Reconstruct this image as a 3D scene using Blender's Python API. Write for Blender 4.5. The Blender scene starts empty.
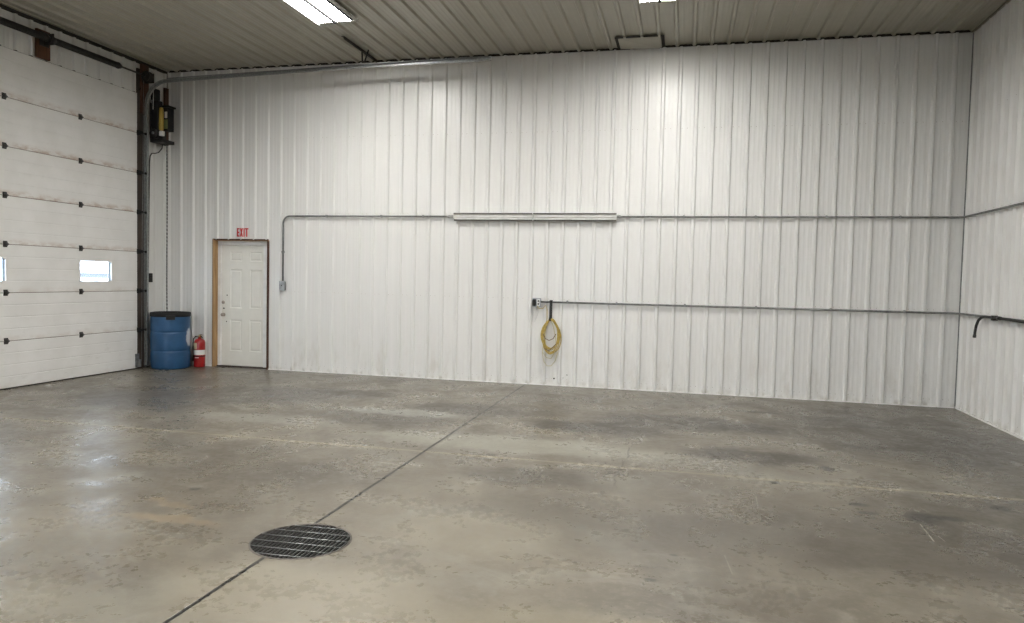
import bpy, math, random
from mathutils import Vector, Matrix
random.seed(7)
PI = math.pi
COL = bpy.context.scene.collection
SC = bpy.context.scene

# ------------------------------------------------------------------ dimensions (metres)
H = 4.848            # ceiling height
W = 11.876           # room width
D = -18.0            # near wall (behind the camera)
DY0, DY1 = -0.707, -4.11          # overhead door, far and near jamb
SEC = 0.6174                      # door section height
DH = 7 * SEC                      # overhead door height
MX0, MX1, MZ = 0.866, 1.876, 2.088  # walk door opening
PITCH = 0.2286

# ------------------------------------------------------------------ mesh helper
class MB:
    def __init__(s):
        s.v = []; s.f = []; s.m = []; s.sm = []
    def face(s, idx, mat=0, smooth=False):
        s.f.append(tuple(idx)); s.m.append(mat); s.sm.append(smooth)
    def add(s, verts, faces, mat=0, smooth=False):
        o = len(s.v); s.v += [tuple(p) for p in verts]
        for f in faces: s.face([i + o for i in f], mat, smooth)
    def box(s, x0, x1, y0, y1, z0, z1, mat=0):
        v = [(x, y, z) for z in (z0, z1) for y in (y0, y1) for x in (x0, x1)]
        s.add(v, [(0, 2, 3, 1), (4, 5, 7, 6), (0, 1, 5, 4), (2, 6, 7, 3), (0, 4, 6, 2), (1, 3, 7, 5)], mat)
    def bbox(s, x0, x1, y0, y1, z0, z1, b=.004, mat=0):
        """box with chamfered edges: three crossing hull slabs merged as an octahedral-cornered hull"""
        pts = []
        for sx, X in ((1, x0), (-1, x1)):
            for sy, Y in ((1, y0), (-1, y1)):
                for sz, Z in ((1, z0), (-1, z1)):
                    pts += [(X, Y + sy * b, Z + sz * b), (X + sx * b, Y, Z + sz * b), (X + sx * b, Y + sy * b, Z)]
        def I(a, c, e, k): return ((a * 2 + c) * 2 + e) * 3 + k
        F = []
        for a in (0, 1): F.append([I(a, 0, 0, 0), I(a, 1, 0, 0), I(a, 1, 1, 0), I(a, 0, 1, 0)][::(-1 if a == 0 else 1)])
        for c in (0, 1): F.append([I(0, c, 0, 1), I(1, c, 0, 1), I(1, c, 1, 1), I(0, c, 1, 1)][::(1 if c == 0 else -1)])
        for e in (0, 1): F.append([I(0, 0, e, 2), I(1, 0, e, 2), I(1, 1, e, 2), I(0, 1, e, 2)][::(-1 if e == 0 else 1)])
        for a in (0, 1):
            for c in (0, 1): F.append([I(a, c, 0, 0), I(a, c, 0, 1), I(a, c, 1, 1), I(a, c, 1, 0)])
        for a in (0, 1):
            for e in (0, 1): F.append([I(a, 0, e, 0), I(a, 0, e, 2), I(a, 1, e, 2), I(a, 1, e, 0)])
        for c in (0, 1):
            for e in (0, 1): F.append([I(0, c, e, 1), I(0, c, e, 2), I(1, c, e, 2), I(1, c, e, 1)])
        for a in (0, 1):
            for c in (0, 1):
                for e in (0, 1): F.append([I(a, c, e, 0), I(a, c, e, 1), I(a, c, e, 2)])
        ctr = Vector(((x0 + x1) / 2, (y0 + y1) / 2, (z0 + z1) / 2))
        G = []
        for f in F:
            a, c, e = (Vector(pts[i]) for i in f[:3])
            n = (c - a).cross(e - a)
            G.append(f if n.dot(a - ctr) > 0 else f[::-1])
        s.add(pts, G, mat)
    def tube(s, path, r, n=10, mat=0, closed=False, cap=True):
        P = [Vector(p) for p in path]; L = len(P)
        rad = r if isinstance(r, (list, tuple)) else [r] * L
        up = None; rings = []
        for i, p in enumerate(P):
            if closed: t = P[(i + 1) % L] - P[i - 1]
            else: t = P[min(i + 1, L - 1)] - P[max(i - 1, 0)]
            t.normalize()
            if up is None:
                up = Vector((0, 0, 1)) if abs(t.z) < .9 else Vector((1, 0, 0))
            a = up - t * up.dot(t)
            if a.length < 1e-4: a = t.orthogonal()
            a.normalize(); b = t.cross(a); up = a
            rings.append([p + (a * math.cos(2 * PI * k / n) + b * math.sin(2 * PI * k / n)) * rad[i] for k in range(n)])
        o = len(s.v)
        for R in rings: s.v += [tuple(q) for q in R]
        for i in range(L if closed else L - 1):
            j = (i + 1) % L
            for k in range(n):
                k2 = (k + 1) % n
                s.face([o + i * n + k, o + i * n + k2, o + j * n + k2, o + j * n + k], mat, True)
        if cap and not closed:
            s.face([o + k for k in range(n)][::-1], mat)
            s.face([o + (L - 1) * n + k for k in range(n)], mat)
    def cyl(s, p0, p1, r, n=16, mat=0, r1=None):
        s.tube([p0, p1], [r, r if r1 is None else r1], n, mat)
    def lathe(s, prof, c, n=32, mat=0, axis='z', smooth=True):
        """prof: (radius, height) from bottom to top around an axis through c"""
        o = len(s.v)
        for r, h in prof:
            for k in range(n):
                a = 2 * PI * k / n; u, v = r * math.cos(a), r * math.sin(a)
                s.v.append({'z': (c[0] + u, c[1] + v, c[2] + h), 'x': (c[0] + h, c[1] + u, c[2] + v),
                            'y': (c[0] + v, c[1] + h, c[2] + u)}[axis])
        for i in range(len(prof) - 1):
            for k in range(n):
                k2 = (k + 1) % n
                s.face([o + i * n + k, o + i * n + k2, o + (i + 1) * n + k2, o + (i + 1) * n + k], mat, smooth)
        s.face([o + k for k in range(n)][::-1], mat)
        s.face([o + (len(prof) - 1) * n + k for k in range(n)], mat)
    def extrude(s, prof, f, t0, t1, mat=0, smooth=False, cap=True):
        """closed 2-D profile swept between two stations; f(a, b, t) -> point"""
        o = len(s.v); n = len(prof)
        for t in (t0, t1): s.v += [tuple(f(a, b, t)) for a, b in prof]
        for k in range(n):
            k2 = (k + 1) % n
            s.face([o + k, o + k2, o + n + k2, o + n + k], mat, smooth)
        if cap:
            s.face([o + k for k in range(n)][::-1], mat); s.face([o + n + k for k in range(n)], mat)
    def build(s, name, mats, parent=None, fix=True):
        me = bpy.data.meshes.new(name); me.from_pydata(s.v, [], s.f)
        for m in (mats if isinstance(mats, (list, tuple)) else [mats]): me.materials.append(m)
        me.polygons.foreach_set('material_index', s.m)
        me.polygons.foreach_set('use_smooth', s.sm)
        me.update()
        if fix:
            import bmesh
            bm = bmesh.new(); bm.from_mesh(me); bmesh.ops.recalc_face_normals(bm, faces=bm.faces); bm.to_mesh(me); bm.free()
        o = bpy.data.objects.new(name, me); COL.objects.link(o)
        if parent is not None:
            o.parent = parent
            o.matrix_parent_inverse = Matrix.Translation(-Vector(parent.location)) if parent.type == 'EMPTY' else Matrix.Identity(4)
        return o

def tag(o, label=None, cat=None, group=None, kind=None):
    if label: o['label'] = label
    if cat: o['category'] = cat
    if group: o['group'] = group
    if kind: o['kind'] = kind
    return o
def empty(name, loc, label, cat, group=None, kind=None):
    o = bpy.data.objects.new(name, None); COL.objects.link(o); o.location = loc
    o.empty_display_size = .1
    return tag(o, label, cat, group, kind)

# ------------------------------------------------------------------ materials
class NT:
    def __init__(s, name):
        s.mat = bpy.data.materials.new(name); s.mat.use_nodes = True
        s.t = s.mat.node_tree; s.n = s.t.nodes; s.b = s.n['Principled BSDF']
        s.pos = s.n.new('ShaderNodeNewGeometry').outputs['Position']
    def link(s, a, b): s.t.links.new(a, b)
    def put(s, sock, v):
        if isinstance(v, bpy.types.NodeSocket): s.link(v, sock)
        elif isinstance(v, (tuple, list)) and len(v) == 3 and sock.type == 'RGBA': sock.default_value = (*v, 1)
        else: sock.default_value = v
    def m(s, op, a, b=None, c=None, clamp=False):
        n = s.n.new('ShaderNodeMath'); n.operation = op; n.use_clamp = clamp
        for i, v in enumerate((a, b, c)):
            if v is not None: s.put(n.inputs[i], v)
        return n.outputs[0]
    def vm(s, op, a, b):
        n = s.n.new('ShaderNodeVectorMath'); n.operation = op
        s.put(n.inputs[0], a); s.put(n.inputs[1], b)
        return n.outputs['Value'] if op in ('LENGTH', 'DOT_PRODUCT') else n.outputs[0]
    def noise(s, scale, detail=4, rough=.55, vec=None, stretch=None, dist=0):
        v = vec or s.pos
        if stretch: v = s.vm('MULTIPLY', v, stretch)
        n = s.n.new('ShaderNodeTexNoise'); s.link(v, n.inputs['Vector'])
        n.inputs['Scale'].default_value = scale; n.inputs['Detail'].default_value = detail
        n.inputs['Roughness'].default_value = rough; n.inputs['Distortion'].default_value = dist
        return n.outputs['Fac'], n.outputs['Color']
    def mix(s, f, a, b, mode='MIX'):
        n = s.n.new('ShaderNodeMix'); n.data_type = 'RGBA'; n.blend_type = mode
        s.put(n.inputs[0], f); s.put(n.inputs[6], a); s.put(n.inputs[7], b)
        return n.outputs[2]
    def ss(s, v, lo, hi, a=0., b=1.):
        n = s.n.new('ShaderNodeMapRange'); n.interpolation_type = 'SMOOTHSTEP'
        s.put(n.inputs[0], v); n.inputs[1].default_value = lo; n.inputs[2].default_value = hi
        n.inputs[3].default_value = a; n.inputs[4].default_value = b
        return n.outputs[0]
    def bump(s, h, strength=.3, dist=.01):
        n = s.n.new('ShaderNodeBump'); n.inputs['Strength'].default_value = strength
        n.inputs['Distance'].default_value = dist; s.link(h, n.inputs['Height'])
        s.link(n.outputs[0], s.b.inputs['Normal'])
    def sep(s):
        n = s.n.new('ShaderNodeSeparateXYZ'); s.link(s.pos, n.inputs[0]); return n.outputs

def mat(name, col, rough=.5, metal=0., var=.08, vs=8, bump=0., spec=.5, coat=0.):
    t = NT(name)
    f, _ = t.noise(vs, 5)
    dark = tuple(c * (1 - var) for c in col); lite = tuple(min(1, c * (1 + var)) for c in col)
    t.put(t.b.inputs['Base Color'], t.mix(t.ss(f, .3, .7), dark, lite))
    t.b.inputs['Roughness'].default_value = rough; t.b.inputs['Metallic'].default_value = metal
    t.b.inputs['Specular IOR Level'].default_value = spec; t.b.inputs['Coat Weight'].default_value = coat
    if bump: t.bump(t.noise(vs * 12, 3)[0], bump, .002)
    return t.mat

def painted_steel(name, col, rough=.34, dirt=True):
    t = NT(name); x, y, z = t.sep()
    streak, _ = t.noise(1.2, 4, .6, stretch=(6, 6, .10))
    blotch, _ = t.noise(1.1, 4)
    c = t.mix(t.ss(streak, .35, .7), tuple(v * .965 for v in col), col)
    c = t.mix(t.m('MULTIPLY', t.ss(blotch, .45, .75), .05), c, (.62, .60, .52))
    if dirt:
        f, _ = t.noise(2.2, 6, .65, stretch=(2.2, 2.2, .8))
        low = t.ss(z, .0, .95, 1., 0.)
        c = t.mix(t.m('MULTIPLY', t.m('MULTIPLY', low, t.ss(f, .48, .72)), .34), c, (.42, .38, .30))
        g, _ = t.noise(9, 5, .6, stretch=(1, 1, .5))
        c = t.mix(t.m('MULTIPLY', t.ss(z, .0, .10, 1., 0.), t.ss(g, .45, .65, 0, .55)), c, (.30, .27, .22))
        # hose and hand scuffs by the coiled cord
        d = t.vm('LENGTH', t.vm('MULTIPLY', t.vm('SUBTRACT', t.pos, (6.42, 0, .95)), (2.2, 0, 1.3)), (0, 0, 0))
        c = t.mix(t.m('MULTIPLY', t.ss(d, .1, .9, 1, 0), t.ss(f, .42, .7, 0, .35)), c, (.45, .42, .35))
    t.put(t.b.inputs['Base Color'], c)
    r, _ = t.noise(5, 4)
    t.b.inputs['Roughness'].default_value = rough
    return t.mat

M = {}
M['wall'] = painted_steel('white_steel_panel', (.77, .77, .755), .29)
M['ceil'] = painted_steel('dimmed_steel_ceiling', (.36, .34, .28), .30, dirt=False)  # white paint darkened: the ceiling's dimness is put into its colour
M['dark'] = mat('dark_gap', (.022, .018, .015), .8)
M['screw'] = mat('screw_head', (.42, .38, .32), .45, .5)
M['white'] = mat('white_enamel', (.80, .80, .78), .35)
M['trimw'] = mat('white_trim', (.82, .82, .80), .45)
M['galv'] = mat('galvanised_steel', (.36, .37, .37), .36, .7, .2, 30)
M['void'] = mat('black_baffle', (.006, .006, .0075), .9, spec=.1)
M['emt'] = mat('weathered_conduit', (.20, .205, .20), .45, .55, .25, 25)
M['lip'] = mat('dark_edge_strip', (.10, .095, .085), .5)
M['galvd'] = mat('dull_galvanised_steel', (.27, .28, .28), .45, .7, .2, 25)
M['black'] = mat('black_plastic', (.012, .012, .012), .6, spec=.3)
M['iron'] = mat('black_iron', (.035, .033, .032), .42, .4, .25, 20)
M['rubber'] = mat('black_rubber', (.02, .02, .02), .7)
M['red'] = mat('red_enamel', (.32, .009, .009), .28, coat=.4)
M['redp'] = mat('red_lettering', (.62, .05, .05), .5)
M['brass'] = mat('brass', (.60, .45, .18), .3, .9)
M['chrome'] = mat('satin_nickel', (.42, .38, .33), .3, .9)
M['yellow'] = mat('yellow_paint', (.42, .29, .05), .5)
M['cordy'] = mat('yellow_cord', (.52, .385, .10), .6, vs=30, var=.2)
M['cordp'] = mat('pale_cord', (.55, .50, .33), .6)
M['cordb'] = mat('brown_cord', (.22, .16, .09), .6)
M['label'] = mat('paper_label', (.78, .77, .74), .6)
M['green'] = mat('olive_green_plastic', (.16, .19, .08), .5)
M['tan'] = mat('tan_label', (.62, .52, .34), .6)
M['blueb'] = None

def wood(name, a, b, axis=2, knots=True):
    t = NT(name)
    st = [18, 18, 18]; st[axis] = 1.3
    f, _ = t.noise(1.6, 6, .6, stretch=tuple(st), dist=.6)
    g, _ = t.noise(4, 3)
    c = t.mix(t.ss(f, .3, .7), a, b)
    if knots:
        k, _ = t.noise(7, 2, .5)
        c = t.mix(t.ss(k, .66, .72), c, tuple(v * .35 for v in a))
    t.put(t.b.inputs['Base Color'], c); t.b.inputs['Roughness'].default_value = .65
    t.bump(f, .2, .002)
    return t.mat
M['jamb'] = wood('raw_pine', (.30, .17, .07), (.52, .34, .17))
M['brownw'] = wood('brown_stained_wood', (.045, .018, .010), (.10, .04, .022))
M['pad'] = wood('reddish_timber', (.06, .022, .010), (.14, .055, .022))
M['darkwood'] = wood('weathered_dark_post', (.035, .026, .021), (.07, .052, .042))

# blue drum plastic with a pale scuff
t = NT('blue_plastic')
f, _ = t.noise(6, 5); g, _ = t.noise(14, 5, .6)
c = t.mix(t.ss(f, .3, .7), (.010, .060, .150), (.020, .085, .195))
d = t.vm('LENGTH', t.vm('MULTIPLY', t.vm('SUBTRACT', t.pos, (.645, -.33, .50)), (9, 9, 5.2)), (0, 0, 0))
d = t.m('ADD', d, t.m('MULTIPLY', g, .7))
c = t.mix(t.ss(d, .95, 1.25, .85, 0), c, (.62, .66, .70))
t.put(t.b.inputs['Base Color'], c); t.b.inputs['Roughness'].default_value = .42
t.bump(f, .15, .01); M['blueb'] = t.mat

# overhead door skin : fine stucco, slight grime, curved sections' shading above the seams painted in
t = NT('door_skin'); x, y, z = t.sep()
f, _ = t.noise(2.5, 5); g, _ = t.noise(5, 6, .65, stretch=(1, 1, 2.5))
c = t.mix(t.ss(f, .3, .7), (.76, .755, .735), (.82, .815, .80))
fr = t.m('FRACT', t.m('DIVIDE', z, SEC))
band = t.m('MULTIPLY', t.ss(fr, .0, .16, 1, 0), t.ss(g, .40, .62, .1, 1))
band = t.m('MULTIPLY', band, t.ss(z, 1.2, 2.6, .25, .8))
c = t.mix(band, c, (.46, .34, .27))
c = t.mix(t.m('MULTIPLY', t.ss(g, .56, .72), t.ss(z, .2, 1.6, .22, .05)), c, (.45, .43, .38))
t.put(t.b.inputs['Base Color'], c); t.b.inputs['Roughness'].default_value = .5
s_, _ = t.noise(140, 2); t.bump(s_, .12, .002); M['door'] = t.mat

# concrete floor
t = NT('sealed_concrete'); x, y, z = t.sep()
n1, c1 = t.noise(.55, 6, .6, dist=.7)
n2, _ = t.noise(2.1, 7, .62, dist=.5)
n3, _ = t.noise(16, 6, .7)
n4, _ = t.noise(.9, 4, .55, vec=t.vm('ADD', t.pos, (31, 7, 3)), dist=1.2)
n5, _ = t.noise(60, 3, .7)
c = t.mix(t.ss(n1, .32, .68), (.112, .094, .070), (.268, .240, .190))
c = t.mix(t.ss(n2, .38, .70, 0, .60), c, (.140, .122, .098))
c = t.mix(t.ss(n4, .50, .72, 0, .50), c, (.300, .295, .260))
n6, _ = t.noise(4.2, 8, .64, dist=.9)
c = t.mix(t.ss(n6, .52, .30, 0, .50), c, (.120, .099, .073)); c = t.mix(t.ss(n6, .50, .70, 0, .42), c, (.36, .33, .275))
n7, _ = t.noise(24, 6, .68, dist=.4)
c = t.mix(t.ss(n7, .52, .32, 0, .38), c, (.13, .108, .08)); c = t.mix(t.ss(n7, .50, .70, 0, .38), c, (.38, .35, .30))
streak, _ = t.noise(1.4, 6, .68, stretch=(.8, 1.3, 1), dist=2.2)
c = t.mix(t.ss(streak, .53, .66, 0, .40), c, (.36, .345, .30))
c = t.mix(t.ss(streak, .48, .30, 0, .35), c, (.118, .100, .078))
c = t.mix(t.ss(n3, .36, .66, .28, 0), c, (.11, .095, .075))
c = t.mix(t.ss(n5, .60, .75, 0, .22), c, (.34, .31, .26))
warp = t.vm('MULTIPLY', t.vm('SUBTRACT', t.noise(3.2, 6, .68)[1], (.5, .5, .5)), (.5, .5, 0))
wp = t.vm('ADD', t.pos, warp)
def stain_or_shade(c, px, py, rx, ry, col, amt, edge=.35, rot=0.):
    v = t.vm('SUBTRACT', wp, (px, py, 0))
    n = t.n.new('ShaderNodeVectorRotate'); n.rotation_type = 'Z_AXIS'; t.link(v, n.inputs['Vector'])
    n.inputs['Angle'].default_value = -rot; amt = min(.85, amt * 1.7)
    v = t.vm('MULTIPLY', n.outputs[0], (1 / rx, 1 / ry, 0))
    return t.mix(t.ss(t.vm('LENGTH', v, (0, 0, 0)), 1 - edge, 1 + edge, amt, 0), c, col)
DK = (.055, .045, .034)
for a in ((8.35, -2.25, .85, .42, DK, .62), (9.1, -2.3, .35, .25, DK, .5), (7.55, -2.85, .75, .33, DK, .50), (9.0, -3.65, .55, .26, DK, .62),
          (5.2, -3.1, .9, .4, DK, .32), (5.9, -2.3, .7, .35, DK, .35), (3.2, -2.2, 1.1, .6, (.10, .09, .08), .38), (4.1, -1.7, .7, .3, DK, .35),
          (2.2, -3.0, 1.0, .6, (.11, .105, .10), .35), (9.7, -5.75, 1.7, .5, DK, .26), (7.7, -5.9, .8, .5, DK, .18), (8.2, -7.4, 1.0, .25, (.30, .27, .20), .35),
          (10.6, -2.0, 1.2, 1.4, DK, .38), (11.3, -3.2, .8, 1.2, DK, .30), (10.9, -5.2, 1.2, .9, DK, .30), (7.2, -4.95, .5, .25, DK, .35), (5.3, -5.4, .8, .35, DK, .22),  # first three large patches put the light falloff at right into the colour
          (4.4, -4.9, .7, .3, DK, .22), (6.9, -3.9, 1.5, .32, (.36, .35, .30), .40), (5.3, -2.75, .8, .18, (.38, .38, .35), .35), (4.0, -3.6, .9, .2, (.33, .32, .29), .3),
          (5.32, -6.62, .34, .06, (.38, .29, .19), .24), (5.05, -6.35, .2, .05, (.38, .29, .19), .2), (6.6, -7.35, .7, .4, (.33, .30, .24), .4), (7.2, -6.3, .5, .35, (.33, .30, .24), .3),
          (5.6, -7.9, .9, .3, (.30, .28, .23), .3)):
    c = stain_or_shade(c, *a)
sp = t.vm('MULTIPLY', t.vm('SUBTRACT', t.noise(9, 4, .6)[1], (.5, .5, .5)), (.045, .045, 0))
wp = t.vm('ADD', t.pos, sp)
BK = (.022, .018, .015)
for a in ((9.232, -2.485, .13, .06), (10.384, -1.803, .17, .05), (9.97, -1.52, .12, .04), (11.043, -3.275, .16, .05), (10.0, -5.13, .075, .07), (10.17, -5.09, .09, .03),
          (9.64, -4.93, .05, .025), (9.66, -5.12, .05, .02), (8.263, -6.69, .022, .012), (8.38, -6.30, .018, .01), (10.63, -4.72, .05, .04), (9.62, -3.9, .04, .05),
          (7.0, -3.0, .15, .05), (9.0, -4.4, .03, .02), (9.12, -4.52, .03, .02), (5.02, -6.0, .03, .015), (10.2, -2.9, .2, .06), (9.3, -1.25, .22, .035)):
    c = stain_or_shade(c, a[0], a[1], a[2] * 1.35, a[3] * 1.7, BK if a[2] < .12 else DK, .8, .5)
# chalk-white scratches
def seg(c, x0, y0, x1, y1, w, col, amt):
    dx, dy = x1 - x0, y1 - y0; L = math.hypot(dx, dy)
    v = t.vm('SUBTRACT', t.pos, (x0, y0, 0))
    a = t.vm('DOT_PRODUCT', v, (dx / L, dy / L, 0)); b = t.m('ABSOLUTE', t.vm('DOT_PRODUCT', v, (-dy / L, dx / L, 0)))
    k = t.m('MULTIPLY', t.ss(b, w * .4, w, 1, 0), t.m('MULTIPLY', t.ss(a, 0, .03), t.ss(a, L - .03, L, 1, 0)))
    return t.mix(t.m('MULTIPLY', k, t.ss(n3, .35, .5, .2, amt)), c, col)
c = seg(c, 9.95, -5.25, 9.93, -5.62, .005, (.6, .58, .52), .8)
c = seg(c, 9.97, -5.3, 10.0, -5.6, .004, (.6, .58, .52), .6)
c = seg(c, 8.95, -4.9, 8.94, -5.15, .004, (.6, .58, .52), .6)
c = seg(c, 8.66, -6.2, 8.69, -6.5, .005, (.5, .48, .42), .6)
# cracks and joints
wob, _ = t.noise(1.3, 6, .72); wob = t.m('MULTIPLY', t.m('SUBTRACT', wob, .5), .32)
def line(coord, w0, w1, val=1.):
    return t.ss(t.m('ABSOLUTE', coord), w0, w1, val, 0)
cr1 = line(t.m('ADD', t.m('ADD', y, 6.52), wob), .003, .010, .62)
cr1 = t.m('MULTIPLY', cr1, t.m('MULTIPLY', t.ss(x, 7.5, 7.8), t.ss(n2, .35, .55, 1, .35)))
cr2 = line(t.m('ADD', t.m('SUBTRACT', x, 7.92), t.m('MULTIPLY', wob, .8)), .003, .012, .75)
cr2 = t.m('MULTIPLY', cr2, t.m('MULTIPLY', t.ss(y, -5.2, -4.9), t.ss(y, -3.35, -3.2, 1, 0)))
cr2 = t.m('MULTIPLY', cr2, t.ss(n3, .42, .52))
jx = t.m('SUBTRACT', x, t.m('MULTIPLY_ADD', y, -.0072, 6.147))
jit, _ = t.noise(12, 4); jit = t.m('MULTIPLY', t.m('SUBTRACT', jit, .5), .005)
j1 = line(t.m('ADD', jx, jit), .0085, .0150)
jy = t.m('ADD', y, t.m('ADD', 4.43, t.m('MULTIPLY', wob, .12)))
j2l = t.m('MULTIPLY', line(jy, .012, .045, .70), t.ss(n3, .34, .54, .4, 1))
c = t.mix(j2l, c, (.42, .375, .28))
j2d = t.m('MULTIPLY', line(t.m('ADD', jy, .018), .003, .008, .8), t.ss(n2, .44, .50, 0, 1))
c = t.mix(t.m('MAXIMUM', j2d, t.m('MAXIMUM', cr1, cr2)), c, (.045, .036, .028))
c = t.mix(j1, c, (.012, .010, .008))
# darker line along the back wall
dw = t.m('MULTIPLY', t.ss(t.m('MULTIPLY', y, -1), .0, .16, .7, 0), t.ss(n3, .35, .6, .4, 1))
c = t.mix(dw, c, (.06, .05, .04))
t.put(t.b.inputs['Base Color'], c)
ro = t.ss(n2, .35, .7, .25, .40)
ro = t.m('ADD', ro, t.ss(n3, .35, .7, -.04, .07))
t.put(t.b.inputs['Roughness'], ro)
t.b.inputs['Specular IOR Level'].default_value = .5
c = t.mix(.999, c, t.mix(1.0, c, (.755, .75, .72), 'MULTIPLY')); t.put(t.b.inputs['Base Color'], c)
hgt = t.m('ADD', t.m('MULTIPLY', n2, .8), t.m('MULTIPLY', n3, .18))
hgt = t.m('SUBTRACT', hgt, t.m('MULTIPLY', t.m('MAXIMUM', j1, t.m('MAXIMUM', cr1, cr2)), .6))
t.bump(hgt, .35, .012)
M['floor'] = t.mat

def emis(name, col, s):
    m = bpy.data.materials.new(name); m.use_nodes = True; b = m.node_tree.nodes['Principled BSDF']
    b.inputs['Base Color'].default_value = (.9, .9, .9, 1)
    b.inputs['Emission Color'].default_value = (*col, 1); b.inputs['Emission Strength'].default_value = s
    return m
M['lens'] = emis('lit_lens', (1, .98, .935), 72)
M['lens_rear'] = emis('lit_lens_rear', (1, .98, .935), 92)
gm = bpy.data.materials.new('door_glass'); gm.use_nodes = True; nt = gm.node_tree
for n in list(nt.nodes): nt.nodes.remove(n)
out = nt.nodes.new('ShaderNodeOutputMaterial'); tr = nt.nodes.new('ShaderNodeBsdfTransparent'); gl = nt.nodes.new('ShaderNodeBsdfGlossy')
gl.inputs['Roughness'].default_value = .03; tr.inputs['Color'].default_value = (.95, .97, .98, 1)
mx = nt.nodes.new('ShaderNodeMixShader'); mx.inputs[0].default_value = .05
nt.links.new(tr.outputs[0], mx.inputs[1]); nt.links.new(gl.outputs[0], mx.inputs[2]); nt.links.new(mx.outputs[0], out.inputs[0])
M['glass'] = gm
M['snow'] = mat('pale_gravel', (.62, .63, .65), .9, var=.1, vs=2)
M['grey'] = mat('grey_siding', (.082, .084, .090), .7)

# ------------------------------------------------------------------ ribbed steel panels
def breaks(u0, u1, phase):
    """(u, height) polyline of a 9-inch rib panel between u0 and u1"""
    rel = [(-.032, 0), (-.0145, .030), (.0145, .030), (.032, 0), (.066, 0), (.076, .0022), (.092, .0022), (.102, 0),
           (.127, 0), (.137, .0022), (.153, .0022), (.163, 0)]
    P = []
    k = math.floor((u0 - phase) / PITCH) - 1
    while phase + k * PITCH - .30 < u1:
        P += [(phase + k * PITCH + a, h) for a, h in rel]; k += 1
    out = []
    for (a, ha), (b, hb) in zip(P, P[1:]):
        if b <= u0 or a >= u1: continue
        f = lambda u: ha + (hb - ha) * (u - a) / (b - a)
        if not out: out.append((max(a, u0), f(max(a, u0))))
        out.append((min(b, u1), f(min(b, u1))))
    return out
def ribbed(mb, f, u0, u1, z0, z1, phase, rows=(), mat=0):
    """f(u, h, z) maps to the room, h pointing into it"""
    P = breaks(u0, u1, phase); o = len(mb.v)
    for z in (z0, z1): mb.v += [tuple(f(u, h, z)) for u, h in P]
    n = len(P)
    for i in range(n - 1): mb.face([o + i, o + i + 1, o + n + i + 1, o + n + i], mat)
    for z in rows:
        if not z0 < z < z1: continue
        k = math.floor((u0 - phase) / PITCH)
        while phase + k * PITCH < u1:
            for du in (.045, .115):
                u = phase + k * PITCH + du
                if u0 < u < u1:
                    q = [f(u + a * .005, .0035, z + b * .005) for a, b in ((1, 0), (.3, .9), (-.8, .6), (-.8, -.6), (.3, -.9))]
                    tip = f(u, .008, z)
                    mb.add(q + [tip], [(i, (i + 1) % 5, 5) for i in range(5)], 2)
            k += 1

ROWS = (.10, 1.27, 2.51, 3.70)
PH = .0233 - .012
fb = lambda u, h, z: (u, -h, z)
GAP = H - .028
mb = MB()
ribbed(mb, fb, 0.004, MX0, .012, GAP, PH, ROWS)
ribbed(mb, fb, MX0, MX1, MZ, GAP, PH, ROWS)
ribbed(mb, fb, MX1, W - .013, .012, GAP, PH, ROWS)
# framing behind the panels
for x0, x1, z0, z1 in ((-.3, MX0 - .003, -.1, H + .2), (MX0 - .003, MX1 + .003, MZ + .003, H + .2), (MX1 + .003, W + .3, -.1, H + .2)):
    mb.box(x0, x1, .012, .16, z0, z1, 1)
mb.box(MX0 - .1, MX1 + .1, .161, .19, -.1, MZ + .2, 1)
for hx, hz, r in ((6.565, .104, .013), (6.64, .071, .012), (6.756, .165, .008), (6.70, .12, .005)):   # holes punched low in the sheet
    mb.lathe([(r, 0), (r, .0015)], (hx, -.0045, hz), 10, 1, 'y')
wb = tag(mb.build('wall_back', [M['wall'], M['dark'], M['screw']], fix=False), 'white ribbed steel back wall', kind='structure')

fr_ = lambda u, h, z: (W - h, u, z)
mb = MB(); ribbed(mb, fr_, -9.2, -.006, .012, GAP, -.09, ROWS)
mb.box(W + .012, W + .16, D - .2, .3, -.1, H + .2, 1); mb.box(W - .02, W + .005, D, -9.2, 0, H, 3)
M['ply'] = wood('added_dark_plywood', (.17, .12, .07), (.26, .19, .12), 1, False)  # dark sheets added on unseen rear surfaces to cut bounced light
tag(mb.build('wall_right', [M['wall'], M['dark'], M['screw'], M['ply']], fix=False), 'white ribbed steel right wall', kind='structure')

fl = lambda u, h, z: (-.03 + h, u, z)
mb = MB()
ribbed(mb, fl, DY0 + .16, -.004, .012, GAP - .02, -.06, ROWS)
ribbed(mb, fl, DY1, DY0 + .16, DH + .004, GAP - .02, -.06, ROWS)
mb.box(-.035, -.01, D, -9.2, 0, H, 3)
ribbed(mb, fl, -9.2, DY1 - .01, .012, GAP - .02, -.06, ROWS)
mb.box(-.2, -.042, DY0, .3, -.1, H + .2, 1)
mb.box(-.2, -.042, DY1, DY0, DH - .02, H + .2, 1)
mb.box(-.2, -.042, D - .2, DY1, -.1, H + .2, 1)
tag(mb.build('wall_left', [M['wall'], M['dark'], M['screw'], M['ply']], fix=False), 'white ribbed steel left wall around the overhead door', kind='structure')

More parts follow.
